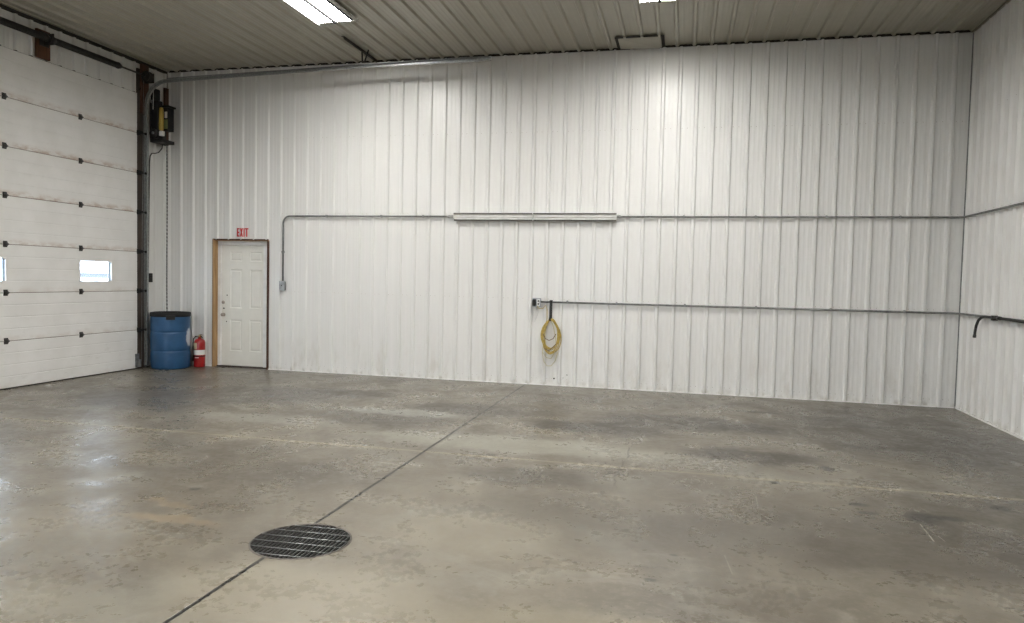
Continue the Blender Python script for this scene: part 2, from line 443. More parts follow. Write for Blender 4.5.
mb = MB(); ff = lambda u, h, z: (u, D + h, z)
ribbed(mb, ff, 0, 3.2, .012, GAP, PH); ribbed(mb, ff, 5.4, W, .012, GAP, PH); ribbed(mb, ff, 3.2, 5.4, 2.1, GAP, PH)  # unseen doorway gap added to let cool daylight fill the room
mb.box(-.3, 3.2, D - .16, D - .012, -.1, H + .2, 1); mb.box(5.4, W + .3, D - .16, D - .012, -.1, H + .2, 1); mb.box(3.2, 5.4, D - .16, D - .012, 2.1, H + .2, 1)
tag(mb.build('wall_front', [M['ply'], M['dark']], fix=False), kind='structure')

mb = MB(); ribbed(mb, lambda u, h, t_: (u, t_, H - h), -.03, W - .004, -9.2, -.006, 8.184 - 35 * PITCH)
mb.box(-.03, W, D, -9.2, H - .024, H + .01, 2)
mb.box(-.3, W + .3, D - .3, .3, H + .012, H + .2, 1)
# dark strip where the ceiling sheet meets the walls
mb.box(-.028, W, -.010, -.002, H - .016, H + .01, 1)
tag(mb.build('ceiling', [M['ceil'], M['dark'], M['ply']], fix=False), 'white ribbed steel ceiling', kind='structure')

# dark corner shadow gaps with their steel angle trims
def wavy(n, amp):
    return [random.uniform(-amp, amp) for _ in range(n)]
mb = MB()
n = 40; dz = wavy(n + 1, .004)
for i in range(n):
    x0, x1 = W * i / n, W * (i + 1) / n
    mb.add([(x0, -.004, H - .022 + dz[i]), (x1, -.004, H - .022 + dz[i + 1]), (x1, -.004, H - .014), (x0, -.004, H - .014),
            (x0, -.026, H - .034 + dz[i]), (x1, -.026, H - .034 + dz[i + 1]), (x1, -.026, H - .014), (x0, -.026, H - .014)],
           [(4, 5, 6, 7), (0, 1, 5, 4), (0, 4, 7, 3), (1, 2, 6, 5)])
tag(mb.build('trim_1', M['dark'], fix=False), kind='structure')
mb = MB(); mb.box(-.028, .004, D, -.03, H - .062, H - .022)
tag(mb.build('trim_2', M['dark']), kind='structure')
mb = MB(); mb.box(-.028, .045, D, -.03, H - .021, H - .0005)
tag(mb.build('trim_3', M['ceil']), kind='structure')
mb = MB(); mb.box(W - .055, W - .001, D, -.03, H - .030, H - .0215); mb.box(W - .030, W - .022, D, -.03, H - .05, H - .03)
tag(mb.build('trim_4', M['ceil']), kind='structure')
mb = MB(); mb.box(W - .021, W - .001, -.004, -.001, .012, H - .04)
tag(mb.build('trim_5', M['galvd']), kind='structure')
mb = MB(); mb.box(MX1 + .005, W - .03, -.024, -.001, .0, .014); mb.box(.02, MX0 - .02, -.024, -.001, .0, .014)
tag(mb.build('baseboard_back', M['trimw']), kind='structure')
mb = MB(); mb.box(W - .026, W - .001, D, -.03, .0, .022)
tag(mb.build('baseboard_right', M['trimw']), kind='structure')

# ------------------------------------------------------------------ floor with a round sump
CX, CY, R = 6.262, -6.705, .290
mb = MB(); n = 64
ring = [(CX + R * math.cos(2 * PI * k / n), CY + R * math.sin(2 * PI * k / n), 0) for k in range(n)]
sq = []
for k in range(n):
    a = 2 * PI * k / n; c_, s_ = math.cos(a), math.sin(a); q = 1.0 / max(abs(c_), abs(s_))
    sq.append((CX + c_ * q, CY + s_ * q, 0))
mb.add(ring + sq, [(k, n + k, n + (k + 1) % n, (k + 1) % n) for k in range(n)])
X0, X1, Y0, Y1 = -.3, W + .3, D - .2, .3
for a, b, c_, d_ in ((X0, CX - 1, Y0, Y1), (CX + 1, X1, Y0, Y1), (CX - 1, CX + 1, CY + 1, Y1), (CX - 1, CX + 1, Y0, CY - 1)):
    mb.add([(a, c_, 0), (b, c_, 0), (b, d_, 0), (a, d_, 0)], [(0, 1, 2, 3)])
lo = [(x_, y_, -.6) for x_, y_, _ in ring]
mb.add(ring + lo, [(k, (k + 1) % n, n + (k + 1) % n, n + k) for k in range(n)], 1)
mb.add(lo, [tuple(range(n))], 1)
mb.add([(X0, Y0, -.7), (X1, Y0, -.7), (X1, Y1, -.7), (X0, Y1, -.7)], [(0, 3, 2, 1)], 1)
M['sump'] = mat('dark_sump_lining', (.008, .0075, .007), .8)  # near-black lining of the pit
tag(mb.build('floor', [M['floor'], M['sump']], fix=False), 'sealed grey concrete floor', kind='structure')

# drain grate
g = empty('drain_grate', (CX, CY, 0), 'round steel floor drain grate over the dark sump in the concrete', 'drain')
mb = MB()
prof = [(R - .004, -.03), (R - .001, -.03), (R - .001, .004), (R - .012, .004), (R - .012, -.004), (R - .005, -.006)]
o = len(mb.v)
for r_, h_ in prof:
    for k in range(n): mb.v.append((CX + r_ * math.cos(2 * PI * k / n), CY + r_ * math.sin(2 * PI * k / n), h_))
for i in range(len(prof)):
    j = (i + 1) % len(prof)
    for k in range(n):
        k2 = (k + 1) % n; mb.face([o + i * n + k, o + i * n + k2, o + j * n + k2, o + j * n + k], 0, True)
M['rust'] = mat('rusty_frame', (.10, .088, .078), .5, .4, .5, 14)
M['bar'] = mat('worn_steel_bar', (.10, .098, .095), .6, .3, .3, 30)
mb.build('frame', M['rust'], g)
ang = math.radians(2)
def rot(x_, y_): return (CX + x_ * math.cos(ang) - y_ * math.sin(ang), CY + x_ * math.sin(ang) + y_ * math.cos(ang))
Ri = R - .013
nb = 21
for i in range(nb):
    u = -Ri + (i + .5) * 2 * Ri / nb; L = math.sqrt(max(Ri * Ri - u * u, 0)) + .006
    mb = MB(); w = .0019
    pts = [rot(u - w, -L), rot(u + w, -L), rot(u + w, L), rot(u - w, L)]
    mb.add([(a, b, -.009) for a, b in pts] + [(a, b, .001) for a, b in pts], [(3, 2, 1, 0), (4, 5, 6, 7), (0, 1, 5, 4), (1, 2, 6, 5), (2, 3, 7, 6), (3, 0, 4, 7)])
    mb.build('bearing_bar', M['bar'], g)
for i in range(6):
    v = -Ri + (i + .5) * 2 * Ri / 6; L = math.sqrt(Ri * Ri - v * v) + .006
    mb = MB(); mb.tube([(*rot(-L, v), .0015), (*rot(L, v), .0015)], .0032, 6); mb.build('cross_rod', M['galvd'], g)

# ------------------------------------------------------------------ overhead door (door_1)
door = empty('door_1', (0, (DY0 + DY1) / 2, 0), 'white sectional overhead door with small windows', None, kind='structure')
WIN = [(-1.822, -1.247), (-3.575, -2.996)]
WZ0, WZ1 = 1.385, 1.672
def section(i):
    z0, z1 = i * SEC + (.0 if i else .012), (i + 1) * SEC - .006
    h = z1 - z0; P = [(z0, -.006), (z0 + .006, 0)]
    for q in (.25, .5, .75):
        zc = z0 + h * q; P += [(zc - .007, 0), (zc - .003, -.003), (zc + .003, -.003), (zc + .007, 0)]
    P += [(z1 - .006, 0), (z1, -.006)]
    mb = MB()
    def strip(ya, yb, za, zb):
        Q = []
        for (a, ha), (b, hb) in zip(P, P[1:]):
            if b <= za or a >= zb: continue
            f = lambda z_: ha + (hb - ha) * (z_ - a) / (b - a)
            if not Q: Q.append((max(a, za), f(max(a, za))))
            Q.append((min(b, zb), f(min(b, zb))))
        o = len(mb.v)
        for y_ in (ya, yb): mb.v.extend([(hx, y_, z_) for z_, hx in Q])
        n_ = len(Q)
        for k in range(n_ - 1): mb.face([o + k, o + n_ + k, o + n_ + k + 1, o + k + 1])
    ys = [DY1 + .004]
    wins = WIN if i == 2 else []
    for a, b in sorted(wins): ys += [a, b]
    ys.append(DY0 - .004)
    for k in range(len(ys) - 1):
        if k % 2 == 0 or not wins: strip(ys[k], ys[k + 1], z0, z1)
        else: strip(ys[k], ys[k + 1], z0, WZ0); strip(ys[k], ys[k + 1], WZ1, z1)
    # core edges and back skin
    B = -.048
    for k in range(len(ys) - 1):
        if k % 2 == 0 or not wins: rs = [(z0, z1)]
        else: rs = [(z0, WZ0), (WZ1, z1)]
        for za, zb in rs:
            a, b = ys[k], ys[k + 1]
            mb.add([(B, a, za), (B, b, za), (B, b, zb), (B, a, zb), (-.0065, a, za), (-.0065, b, za), (-.0065, b, zb), (-.0065, a, zb)],
                   [(0, 1, 2, 3), (0, 4, 5, 1), (3, 2, 6, 7), (0, 3, 7, 4), (1, 5, 6, 2)])
    s = mb.build('door_section', M['door'], door, fix=False)
    if wins:
        for a, b in wins:
            mb = MB(); e = .016
            mb.box(-.052, .006, a - e, a, WZ0 - e, WZ1 + e); mb.box(-.052, .006, b, b + e, WZ0 - e, WZ1 + e)
            mb.box(-.052, .006, a, b, WZ0 - e, WZ0); mb.box(-.052, .006, a, b, WZ1, WZ1 + e)
            q = .02    # rounded corners of the opening
            for ya, sy in ((a, 1), (b, -1)):
                for za, sz in ((WZ0, 1), (WZ1, -1)):
                    mb.add([(.004, ya, za), (.004, ya + sy * q, za), (.004, ya + sy * q * .3, za + sz * q * .3), (.004, ya, za + sz * q)], [(0, 1, 2, 3)])
            f_ = mb.build('window_frame', M['white'], s)
            mb = MB(); mb.box(-.030, -.026, a, b, WZ0, WZ1); mb.build('pane', M['glass'], s)
    return s
for i in range(7): section(i)
mb = MB(); mb.box(-.046, -.008, DY1 + .004, DY0 - .004, .0, .014); mb.build('bottom_seal', M['rubber'], door)
mb = MB()
for i in range(1, 7): mb.box(-.040, -.010, DY1 + .01, DY0 - .01, i * SEC - .0075, i * SEC + .0005)
M['seam'] = mat('brown_seam', (.16, .10, .075), .8)
mb.build('seam_joint', M['seam'], door)
# hinges on the seams
def hinge(y_, z_):
    mb = MB()
    mb.bbox(0, .006, y_ - .030, y_ + .030, z_ + .006, z_ + .040, .002); mb.bbox(0, .006, y_ - .030, y_ + .030, z_ - .040, z_ - .006, .002)
    mb.bbox(.004, .022, y_ - .026, y_ + .026, z_ - .022, z_ + .022, .003)
    mb.cyl((.020, y_ - .034, z_), (.020, y_ + .034, z_), .010, 8)
    for dy in (-.018, .018):
        for dz_ in (-.031, .031): mb.cyl((.005, y_ + dy, z_ + dz_), (.012, y_ + dy, z_ + dz_), .006, 6)
    mb.build('hinge', M['iron'], door)
for i in range(1, 7):
    hinge(-1.81, i * SEC); hinge(-2.995, i * SEC)
    mb = MB()   # roller hinge at the jamb
    mb.bbox(-.002, .03, DY0 - .012, DY0 + .045, i * SEC - .038, i * SEC + .038, .003)
    mb.cyl((.062, DY0 + .02, i * SEC), (.062, DY0 + .10, i * SEC), .007, 8); mb.cyl((.062, DY0 + .102, i * SEC), (.062, DY0 + .125, i * SEC), .019, 12)
    mb.bbox(.024, .075, DY0 + .012, DY0 + .05, i * SEC - .022, i * SEC + .022, .003)
    mb.build('roller_hinge', M['black'], door)
mb = MB(); mb.bbox(0, .012, DY0 - .055, DY0 + .03, .02, .24, .003); mb.bbox(.012, .05, DY0 - .01, DY0 + .03, .03, .15, .004)
mb.build('bottom_bracket', M['galvd'], door)

# jamb post beside the door
mb = MB(); mb.box(-.03, .0, DY0 + .004, DY0 + .16, 0, DH + .38)
tag(mb.build('trim_6', M['darkwood']), kind='structure')
mb = MB(); mb.bbox(.0005, .036, DY0 + .055, DY0 + .215, 4.02, H - .065, .003)
tag(mb.build('mounting_board', M['brownw']), 'dark red-brown upright board under the ceiling at the right end of the spring shaft', 'board')
mb = MB(); mb.bbox(-.007, .032, -.115, -.030, 3.62, H - .30, .003)
tag(mb.build('mounting_board', M['brownw']), 'narrow red-brown board behind the door opener, nearest the room corner', 'board')
mb = MB(); mb.bbox(-.009, .03, -2.53, -2.325, DH + .006, 4.70, .003)
tag(mb.build('mounting_board', M['pad']), 'orange-brown wood pad above the middle of the overhead door', 'board')

# ------------------------------------------------------------------ torsion spring shaft
SX, SZ = .125, 4.58
ts = empty('torsion_spring_shaft', (SX, -2.5, SZ), 'black torsion spring shaft running above the white overhead door', 'door spring')
mb = MB(); mb.cyl((SX, DY0 + .16, SZ), (SX, DY1 - .1, SZ), .0135, 12); mb.build('shaft', M['iron'], ts)
def spring(y0, y1):
    mb = MB(); turns = int(abs(y1 - y0) / .0135); pts = []
    for i in range(turns * 10 + 1):
        a = 2 * PI * i / 10; y_ = y0 + (y1 - y0) * i / (turns * 10)
        pts.append((SX + .040 * math.cos(a), y_, SZ + .040 * math.sin(a)))
    mb.tube(pts, .0058, 5); mb.cyl((SX, y0, SZ), (SX, y1, SZ), .035, 16)
    mb.build('spring', M['iron'], ts)
spring(-2.35, -1.25); spring(-2.49, -3.68)
for y_ in (-1.225, -3.705, -2.365, -2.475):
    mb = MB(); mb.lathe([(.030, -.03), (.048, -.03), (.048, -.005), (.036, 0), (.036, .03), (.03, .03)], (SX, y_, SZ), 20, 0, 'y'); mb.build('winding_cone', M['iron'], ts)
mb = MB()
mb.bbox(.031, .040, -2.500, -2.350, SZ - .09, SZ + .10, .002); mb.bbox(.04, SX + .06, -2.43, -2.415, SZ - .075, SZ + .07, .002)
mb.lathe([(.02, -.018), (.036, -.018), (.036, .018), (.02, .018)], (SX, -2.42, SZ), 20, 0, 'y')
mb.build('centre_bearing_bracket', M['iron'], ts)
mb = MB(); dy = DY0 + .06
mb.lathe([(.075, -.035), (.080, -.03), (.066, -.02), (.066, .03), (.082, .04), (.082, .045), (.03, .05)], (SX, dy, SZ), 24, 0, 'y')
mb.build('cable_drum', M['iron'], ts)
mb = MB(); mb.bbox(.037, .20, DY0 + .125, DY0 + .135, SZ - .09, SZ + .06, .002); mb.bbox(.037, .045, DY0 + .06, DY0 + .135, SZ - .09, SZ + .06, .002)
mb.lathe([(.02, -.014), (.034, -.014), (.034, .014), (.02, .014)], (SX, DY0 + .13, SZ), 18, 0, 'y')
mb.build('end_bearing_bracket', M['iron'], ts)
mb = MB(); mb.tube([(.062, DY0 + .02, .12), (.07, DY0 + .022, 2.0), (SX - .05, DY0 + .05, SZ - .04)], .003, 6); mb.build('lift_cable', M['galvd'], ts)

# ------------------------------------------------------------------ door track
tk = empty('door_track', (.062, -.58, 0), 'galvanised overhead door track curving from the jamb along the back wall', 'door track')
def track_sweep(path, name, yc, hw=.026, dep=.034):
    """C-channel: web on the wall side, lips towards the door; path is (x, z) points"""
    mb = MB(); sec = [(-hw, -dep), (-hw, 0), (hw, 0), (hw, -dep), (hw - .006, -dep), (hw - .003, -dep + .004), (hw - .003, -.003), (-hw + .003, -.003), (-hw + .003, -dep + .004), (-hw + .006, -dep)]
    n_ = len(sec); L = len(path); o = len(mb.v)
    for i, (px, pz) in enumerate(path):
        a = path[max(i - 1, 0)]; b = path[min(i + 1, L - 1)]; tx, tz = b[0] - a[0], b[1] - a[1]; l = math.hypot(tx, tz)
        nx, nz = -tz / l, tx / l
        for q, d_ in sec: mb.v.append((px + nx * q, yc + d_, pz + nz * q))
    for i in range(L - 1):
        for k in range(n_):
            k2 = (k + 1) % n_; mb.face([o + i * n_ + k, o + i * n_ + k2, o + (i + 1) * n_ + k2, o + (i + 1) * n_ + k])
    mb.face([o + k for k in range(n_)]); mb.face([o + (L - 1) * n_ + k for k in range(n_)])
    return mb.build(name, M['galv'], tk)
TY = -.565
track_sweep([(.062, .05), (.066, 4.14)], 'vertical_track', TY)
curve = [(.066 + .37 * (1 - math.cos(a)), 4.145 + .37 * math.sin(a)) for a in [PI / 2 * k / 14 for k in range(15)]]
curve += [(2.0, 4.555), (3.8, 4.598), (5.66, 4.607)]
track_sweep(curve, 'horizontal_track', TY)
mb = MB()
mb = MB()
v0 = [(.45, 4.545), (5.64, 4.637)]
for (xa, za), (xb, zb) in ((v0[0], v0[1]),):
    mb.add([(xa, TY + .0005, za), (xb, TY + .0005, zb), (xb, TY + .0005, zb + .004), (xa, TY + .0005, za + .004),
            (xa, TY - .06, za), (xb, TY - .06, zb), (xb, TY - .06, zb + .004), (xa, TY - .06, za + .004)],
           [(0, 1, 2, 3), (7, 6, 5, 4), (0, 4, 5, 1), (3, 2, 6, 7), (0, 3, 7, 4), (1, 5, 6, 2)])
mb.build('stiffening_angle', M['galvd'], tk)
for z_ in (.35, 1.25, 2.2, 3.15, 3.95):
    mb = MB(); mb.bbox(.0005, .052, TY + .001, TY + .006, z_ - .03, z_ + .03, .001); mb.bbox(.0005, .005, TY + .001, TY + .05, z_ - .03, z_ + .03, .001); mb.build('jamb_bracket', M['galvd'], tk)
mb = MB()
mb.bbox(.0005, .004, TY - .005, TY + .055, .02, 4.0, .001); mb.build('jamb_angle', M['galvd'], tk)

# hanger strut on the ceiling
hs = empty('track_hanger', (3.73, -.62, H - .022), 'black perforated angle hanger on the ceiling holding the door track', 'hanger')
mb = MB(); mb.box(3.700, 3.742, -1.20, -.10, H - .027, H - .0225); mb.box(3.738, 3.742, -1.20, -.10, H - .066, H - .027)
mb.build('ceiling_angle', M['iron'], hs)
def leg(p, q, name):
    mb = MB(); mb.tube([p, q], .013, 4); mb.build(name, M['iron'], hs)
leg((3.728, -.60, H - .06), (3.728, -.585, 4.655), 'hanger_leg')
leg((3.83, -.60, H - .028), (3.765, -.59, 4.65), 'diagonal_brace')
for y_ in (-1.1, -.75, -.4, -.15):
    mb = MB(); mb.cyl((3.715, y_, H - .034), (3.715, y_, H - .026), .009, 6); mb.build('bolt', M['galvd'], hs)

# ------------------------------------------------------------------ opener
op = empty('door_opener', (.14, -.30, 3.62), 'black and yellow door opener motor mounted high in the left corner', 'door opener')
mb = MB(); mb.bbox(.034, .05, -.47, -.12, 3.60, 4.22, .003); mb.bbox(-.009, .034, -.40, -.13, 3.66, 4.1, .003)
mb.build('mounting_plate', M['iron'], op)
mb = MB(); mb.bbox(.05, .17, -.46, -.34, 3.66, 4.26, .01); mb.build('gearbox', M['black'], op)
mb = MB(); mb.lathe([(.02, 0), (.030, .006), (.034, .02), (.034, .32), (.030, .35), (.02, .36)], (.195, -.41, 3.79), 24); 
mb.build('motor', M['yellow'], op)
mb = MB(); mb.bbox(.17, .27, -.345, -.20, 3.80, 4.17, .01); mb.build('control_box', M['black'], op)
mb = MB(); mb.bbox(.20, .262, -.352, -.3465, 3.83, 3.98, .001); mb.build('terminal_panel', M['green'], op)
mb = MB(); mb.bbox(.208, .255, -.351, -.3465, 4.00, 4.10, .001); mb.build('label_plate', M['label'], op)
mb = MB(); mb.bbox(.15, .29, -.36, -.18, 4.172, 4.20, .006); mb.build('housing_lid', M['black'], op)
mb = MB(); mb.bbox(.05, .26, -.47, -.18, 3.60, 3.652, .006); mb.build('base_tray', M['black'], op)
mb = MB(); mb.lathe([(.02, -.015), (.07, -.012), (.072, 0), (.045, .012), (.02, .016)], (.11, -.475, 3.74), 24, 0, 'y'); mb.build('chain_wheel', M['iron'], op)
mb = MB(); mb.lathe([(.012, -.004), (.022, -.004), (.022, .004), (.012, .004)], (.11, -.495, 3.74), 16, 0, 'y'); mb.build('wheel_hub', M['galv'], op)
mb = MB(); mb.bbox(.19, .255, -.46, -.40, 3.70, 3.775, .006); mb.build('terminal_cover', M['label'], op)
mb = MB(); mb.tube([(.115, -.49, 4.40), (.105, -.485, 4.11)], .0055, 8); mb.build('release_rod', M['label'], op)
mb = MB(); mb.bbox(.05, .14, -.485, -.36, 4.262, 4.44, .01); mb.build('drive_coupling', M['black'], op)

mb = MB()   # hoist chain, one continuous run of links
zc = 3.60; k = 0
while zc > .35:
    a = (0 if k % 2 else PI / 2) + .35; ca, sa = math.cos(a), math.sin(a)
    pts = []
    for j in range(8):
        b = 2 * PI * j / 8; u = .0085 * math.cos(b); w_ = .017 * math.sin(b) + (.004 if math.sin(b) > 0 else -.004)
        pts.append((.125 + u * ca + .003 * math.sin(zc * 3), -.19 + u * sa, zc + w_))
    mb.tube(pts, .0028, 4, closed=True); zc -= .0305; k += 1
tag(mb.build('hoist_chain', M['iron']), 'thin hand chain hanging from the door opener behind the blue barrel', 'chain')

cs = empty('wall_control', (-.03, -.45, 1.37), 'small black push button control box on the wall right of the overhead door', 'switch box')
mb = MB(); mb.bbox(-.029, .045, -.515, -.415, 1.37, 1.515, .006); mb.build('control_housing', M['black'], cs)
for z_ in (1.40, 1.44, 1.48):
    mb = MB(); mb.cyl((.045, -.467, z_), (.051, -.467, z_), .010, 12); mb.build('push_button', M['iron'], cs)
pts = [(.10, -.26, 3.60), (.07, -.24, 3.54), (.02, -.26, 3.47), (-.004, -.31, 3.45), (-.004, -.38, 3.44), (-.004, -.42, 3.39), (-.004, -.435, 3.28), (-.004, -.445, 2.6), (-.004, -.455, 1.9), (-.004, -.462, 1.517)]
mb = MB(); mb.tube(pts, .008, 8); mb.build('control_cable', M['black'], cs)

# ------------------------------------------------------------------ barrel
BX, BY = .37, -.41
br = empty('plastic_barrel', (BX, BY, 0), 'blue plastic barrel with a black rim standing in the left corner', 'barrel')
mb = MB()
mb.lathe([(.262, 0), (.276, .006), (.286, .03), (.290, .10), (.292, .26), (.289, .285), (.285, .292), (.289, .300), (.293, .325), (.294, .56), (.290, .585), (.286, .592), (.290, .60),
          (.293, .625), (.291, .80), (.288, .835), (.27, .85)], (BX, BY, 0), 56)
mb.build('drum_body', M['blueb'], br)
mb = MB()
mb.lathe([(.284, .832), (.300, .836), (.303, .845), (.303, .885), (.298, .896), (.284, .90), (.274, .896), (.270, .87), (.20, .868), (.05, .868)], (BX, BY, 0), 56)
mb.build('lid', M['black'], br)
ca, sa = math.cos(-.90), math.sin(-.90)
mb = MB(); hx, hy = BX + .298 * ca, BY + .298 * sa
tx, ty = -sa, ca
def bp(a, d_, z_): return (BX + ca * d_ + tx * a, BY + sa * d_ + ty * a, z_)
q = [bp(-.066, .300, .79), bp(.066, .300, .79), bp(.066, .300, .86), bp(-.066, .300, .86), bp(-.062, .318, .795), bp(.062, .318, .795), bp(.062, .318, .86), bp(-.062, .318, .86)]
mb.add(q, [(0, 1, 2, 3), (4, 7, 6, 5), (0, 4, 5, 1), (3, 2, 6, 7), (0, 3, 7, 4), (1, 5, 6, 2)])
mb.build('lid_clasp', M['black'], br)

# ------------------------------------------------------------------ fire extinguisher
EX, EY = .712, -.15
fe = empty('fire_extinguisher', (EX, EY, 0), 'red fire extinguisher standing on the floor beside the blue barrel', 'fire extinguisher')
mb = MB(); mb.lathe([(.070, 0), (.084, .004), (.088, .02), (.088, .395), (.084, .42), (.070, .445), (.045, .462), (.028, .468), (.024, .49)], (EX, EY, 0), 36); mb.build('cylinder', M['red'], fe)
def band(z0, z1, a0, a1, r_, m_, name):
    mb = MB(); n_ = 16; o = len(mb.v)
    for z_ in (z0, z1):
        for k in range(n_ + 1):
            a = a0 + (a1 - a0) * k / n_; mb.v.append((EX + r_ * math.cos(a), EY + r_ * math.sin(a), z_))
    for k in range(n_): mb.face([k, k + 1, n_ + 2 + k, n_ + 1 + k], 0, True)
    mb.build(name, m_, fe, fix=False)
band(.205, .285, -2.7, .3, .0892, M['label'], 'inspection_label')
band(.155, .168, -1.9, -1.1, .0892, M['label'], 'text_strip')
band(.30, .40, -2.75, -1.45, .0892, M['tan'], 'instruction_label')
mb = MB(); mb.lathe([(.020, 0), (.026, .004), (.026, .035), (.018, .042)], (EX, EY, .486), 20); mb.build('valve', M['brass'], fe)
mb = MB(); mb.lathe([(.006, 0), (.017, 0), (.017, .012), (.006, .014)], (EX + .005, EY - .045, .505), 16, 0, 'y'); mb.build('pressure_gauge', M['chrome'], fe)
mb = MB(); mb.tube([(EX - .01, EY, .525), (EX + .04, EY - .02, .535), (EX + .085, EY - .035, .528)], [.010, .009, .006], 8); mb.build('lever', M['chrome'], fe)
mb = MB(); mb.tube([(EX, EY, .515), (EX + .045, EY - .02, .505), (EX + .075, EY - .03, .485)], [.009, .008, .006], 8); mb.build('carry_handle', M['iron'], fe)
mb = MB(); mb.tube([(EX - .02, EY - .01, .505), (EX - .05, EY - .035, .50), (EX - .082, EY - .045, .46), (EX - .098, EY - .035, .38), (EX - .098, EY - .03, .26), (EX - .096, EY - .03, .19)], .009, 10)
mb.tube([(EX - .096, EY - .030, .19), (EX - .095, EY - .030, .10)], [.012, .016], 12); mb.build('hose', M['black'], fe)
mb = MB(); 
for z_ in (.155,): mb.lathe([(.0885, 0), (.0905, .002), (.0905, .012), (.0885, .014)], (EX, EY, z_ + .02), 30)
mb.build('hose_strap', M['black'], fe)

# ------------------------------------------------------------------ walk door (door_2)
wd = empty('door_2', ((MX0 + MX1) / 2, .05, 0), 'white six-panel steel walk door in a raw pine jamb', None, kind='structure')
mb = MB()
mb.box(MX0, MX0 + .022, -.036, .14, 0, MZ); mb.box(MX0 + .0, MX1, -.026, .14, MZ - .016, MZ)
mb.build('jamb', M['jamb'], wd)
mb = MB(); mb.box(MX1 - .022, MX1 + .004, -.028, .12, 0, MZ - .018); mb.box(MX0 - .006, MX1 + .004, -.030, -.0265, MZ - .010, MZ + .013); mb.box(MX0 - .012, MX0 - .001, -.028, -.0, 0, MZ)
mb.build('edge_trim', M['brownw'], wd)
mb = MB()
mb.box(MX0 + .023, .944, .072, .13, 0, MZ - .017); mb.box(.944, .956, .085, .13, 0, MZ - .04)
mb.box(1.742, MX1 - .023, .055, .13, 0, MZ - .017); mb.box(.944, 1.742, .055, .13, 2.005, MZ - .017)
mb.build('door_frame', M['white'], wd)
# slab with six embossed panels built from nested frames
SX0, SX1, SZ0, SZ1, SY = .9475, 1.7405, .022, 2.003, .088
panels = []
for a, b in ((1.122, 1.318), (1.482, 1.684)):
    a -= .012; b += .012
    panels += [(a, b, 1.742, 1.898), (a, b, .970, 1.608), (a, b, .262, .782)]
M['slab'] = mat('cream_door_paint', (.76, .75, .69), .42, var=.02)
mb = MB()
xs = sorted({SX0, SX1, *[p[0] for p in panels], *[p[1] for p in panels]}); zs = sorted({SZ0, SZ1, *[p[2] for p in panels], *[p[3] for p in panels]})
for i in range(len(xs) - 1):
    for j in range(len(zs) - 1):
        a, b, c_, d_ = xs[i], xs[i + 1], zs[j], zs[j + 1]
        if any(abs(p[0] - a) < 1e-6 and abs(p[2] - c_) < 1e-6 for p in panels):
            st = [(0, 0), (.010, .010), (.022, .012), (.036, .003)]
            R_ = [[(a + e, SY + d2, c_ + e), (b - e, SY + d2, c_ + e), (b - e, SY + d2, d_ - e), (a + e, SY + d2, d_ - e)] for e, d2 in st]
            for p_, q_ in zip(R_, R_[1:]): mb.add(p_ + q_, [(k, (k + 1) % 4, 4 + (k + 1) % 4, 4 + k) for k in range(4)])
            mb.add(R_[-1], [(0, 1, 2, 3)])
        else: mb.add([(a, SY, c_), (b, SY, c_), (b, SY, d_), (a, SY, d_)], [(0, 1, 2, 3)])
mb.box(SX0, SX1, SY + .014, SY + .045, SZ0, SZ1)
mb.build('door_slab', M['slab'], wd, fix=False)
mb = MB(); mb.lathe([(.010, 0), (.030, .002), (.030, .008), (.012, .012), (.011, .028), (.026, .038), (.028, .050), (.020, .062), (.006, .066)], (0, 0, 0), 20, 0, 'y')
mb.v = [(x_ + .995, SY - y_, z_ + .858) for x_, y_, z_ in mb.v]; mb.build('door_knob', M['chrome'], wd)
mb = MB(); mb.lathe([(.010, 0), (.030, .002), (.028, .014), (.010, .018)], (0, 0, 0), 20, 0, 'y')
mb.v = [(x_ + .988, SY - y_, z_ + 1.063) for x_, y_, z_ in mb.v]; mb.build('deadbolt', M['chrome'], wd)
for xx, zz, r_ in ((1.055, 1.180, .011), (.994, .962, .014), (1.046, .746, .011)):
    mb = MB(); mb.lathe([(r_, 0), (r_, .004), (r_ * .5, .006)], (0, 0, 0), 12, 0, 'y'); mb.v = [(x_ + xx, SY - y_, z_ + zz) for x_, y_, z_ in mb.v]; mb.build('bore_cap', M['iron'], wd)
for zz in (.30, 1.05, 1.80):
    mb = MB(); mb.cyl((1.7415, SY - .006, zz - .045), (1.7415, SY - .006, zz + .045), .006, 8); mb.build('door_hinge', M['chrome'], wd)
mb = MB(); mb.box(MX0 + .033, MX1 - .023, .03, .15, 0, .020); mb.build('threshold', M['darkwood'], wd)

# ------------------------------------------------------------------ EXIT lettering
es = empty('exit_sign', (1.395, -.022, 2.135), 'red EXIT letters fixed to the ribbed wall above the walk door', 'sign')
def strokes(name, segs, x0):
    mb = MB(); w = .0105
    for (ax, az, bx, bz) in segs:
        dx, dz_ = bx - ax, bz - az; l = math.hypot(dx, dz_); nx, nz = -dz_ / l * w, dx / l * w
        P = [(ax + nx, az + nz), (bx + nx, bz + nz), (bx - nx, bz - nz), (ax - nx, az - nz)]
        mb.add([(x0 + p[0], -.0275, 2.137 + p[1]) for p in P] + [(x0 + p[0], -.0305, 2.137 + p[1]) for p in P],
               [(0, 1, 2, 3), (7, 6, 5, 4), (0, 4, 5, 1), (1, 5, 6, 2), (2, 6, 7, 3), (3, 7, 4, 0)])
    mb.build(name, M['redp'], es)
hh = .138; a = .0105
strokes('letter', [(a, 0, a, hh), (0, a, .048, a), (0, hh / 2, .042, hh / 2), (0, hh - a, .048, hh - a)], 1.308)
strokes('letter', [(a, 0, .044, hh), (.044, 0, a, hh)], 1.363)
strokes('letter', [(a, 0, a, hh)], 1.428)
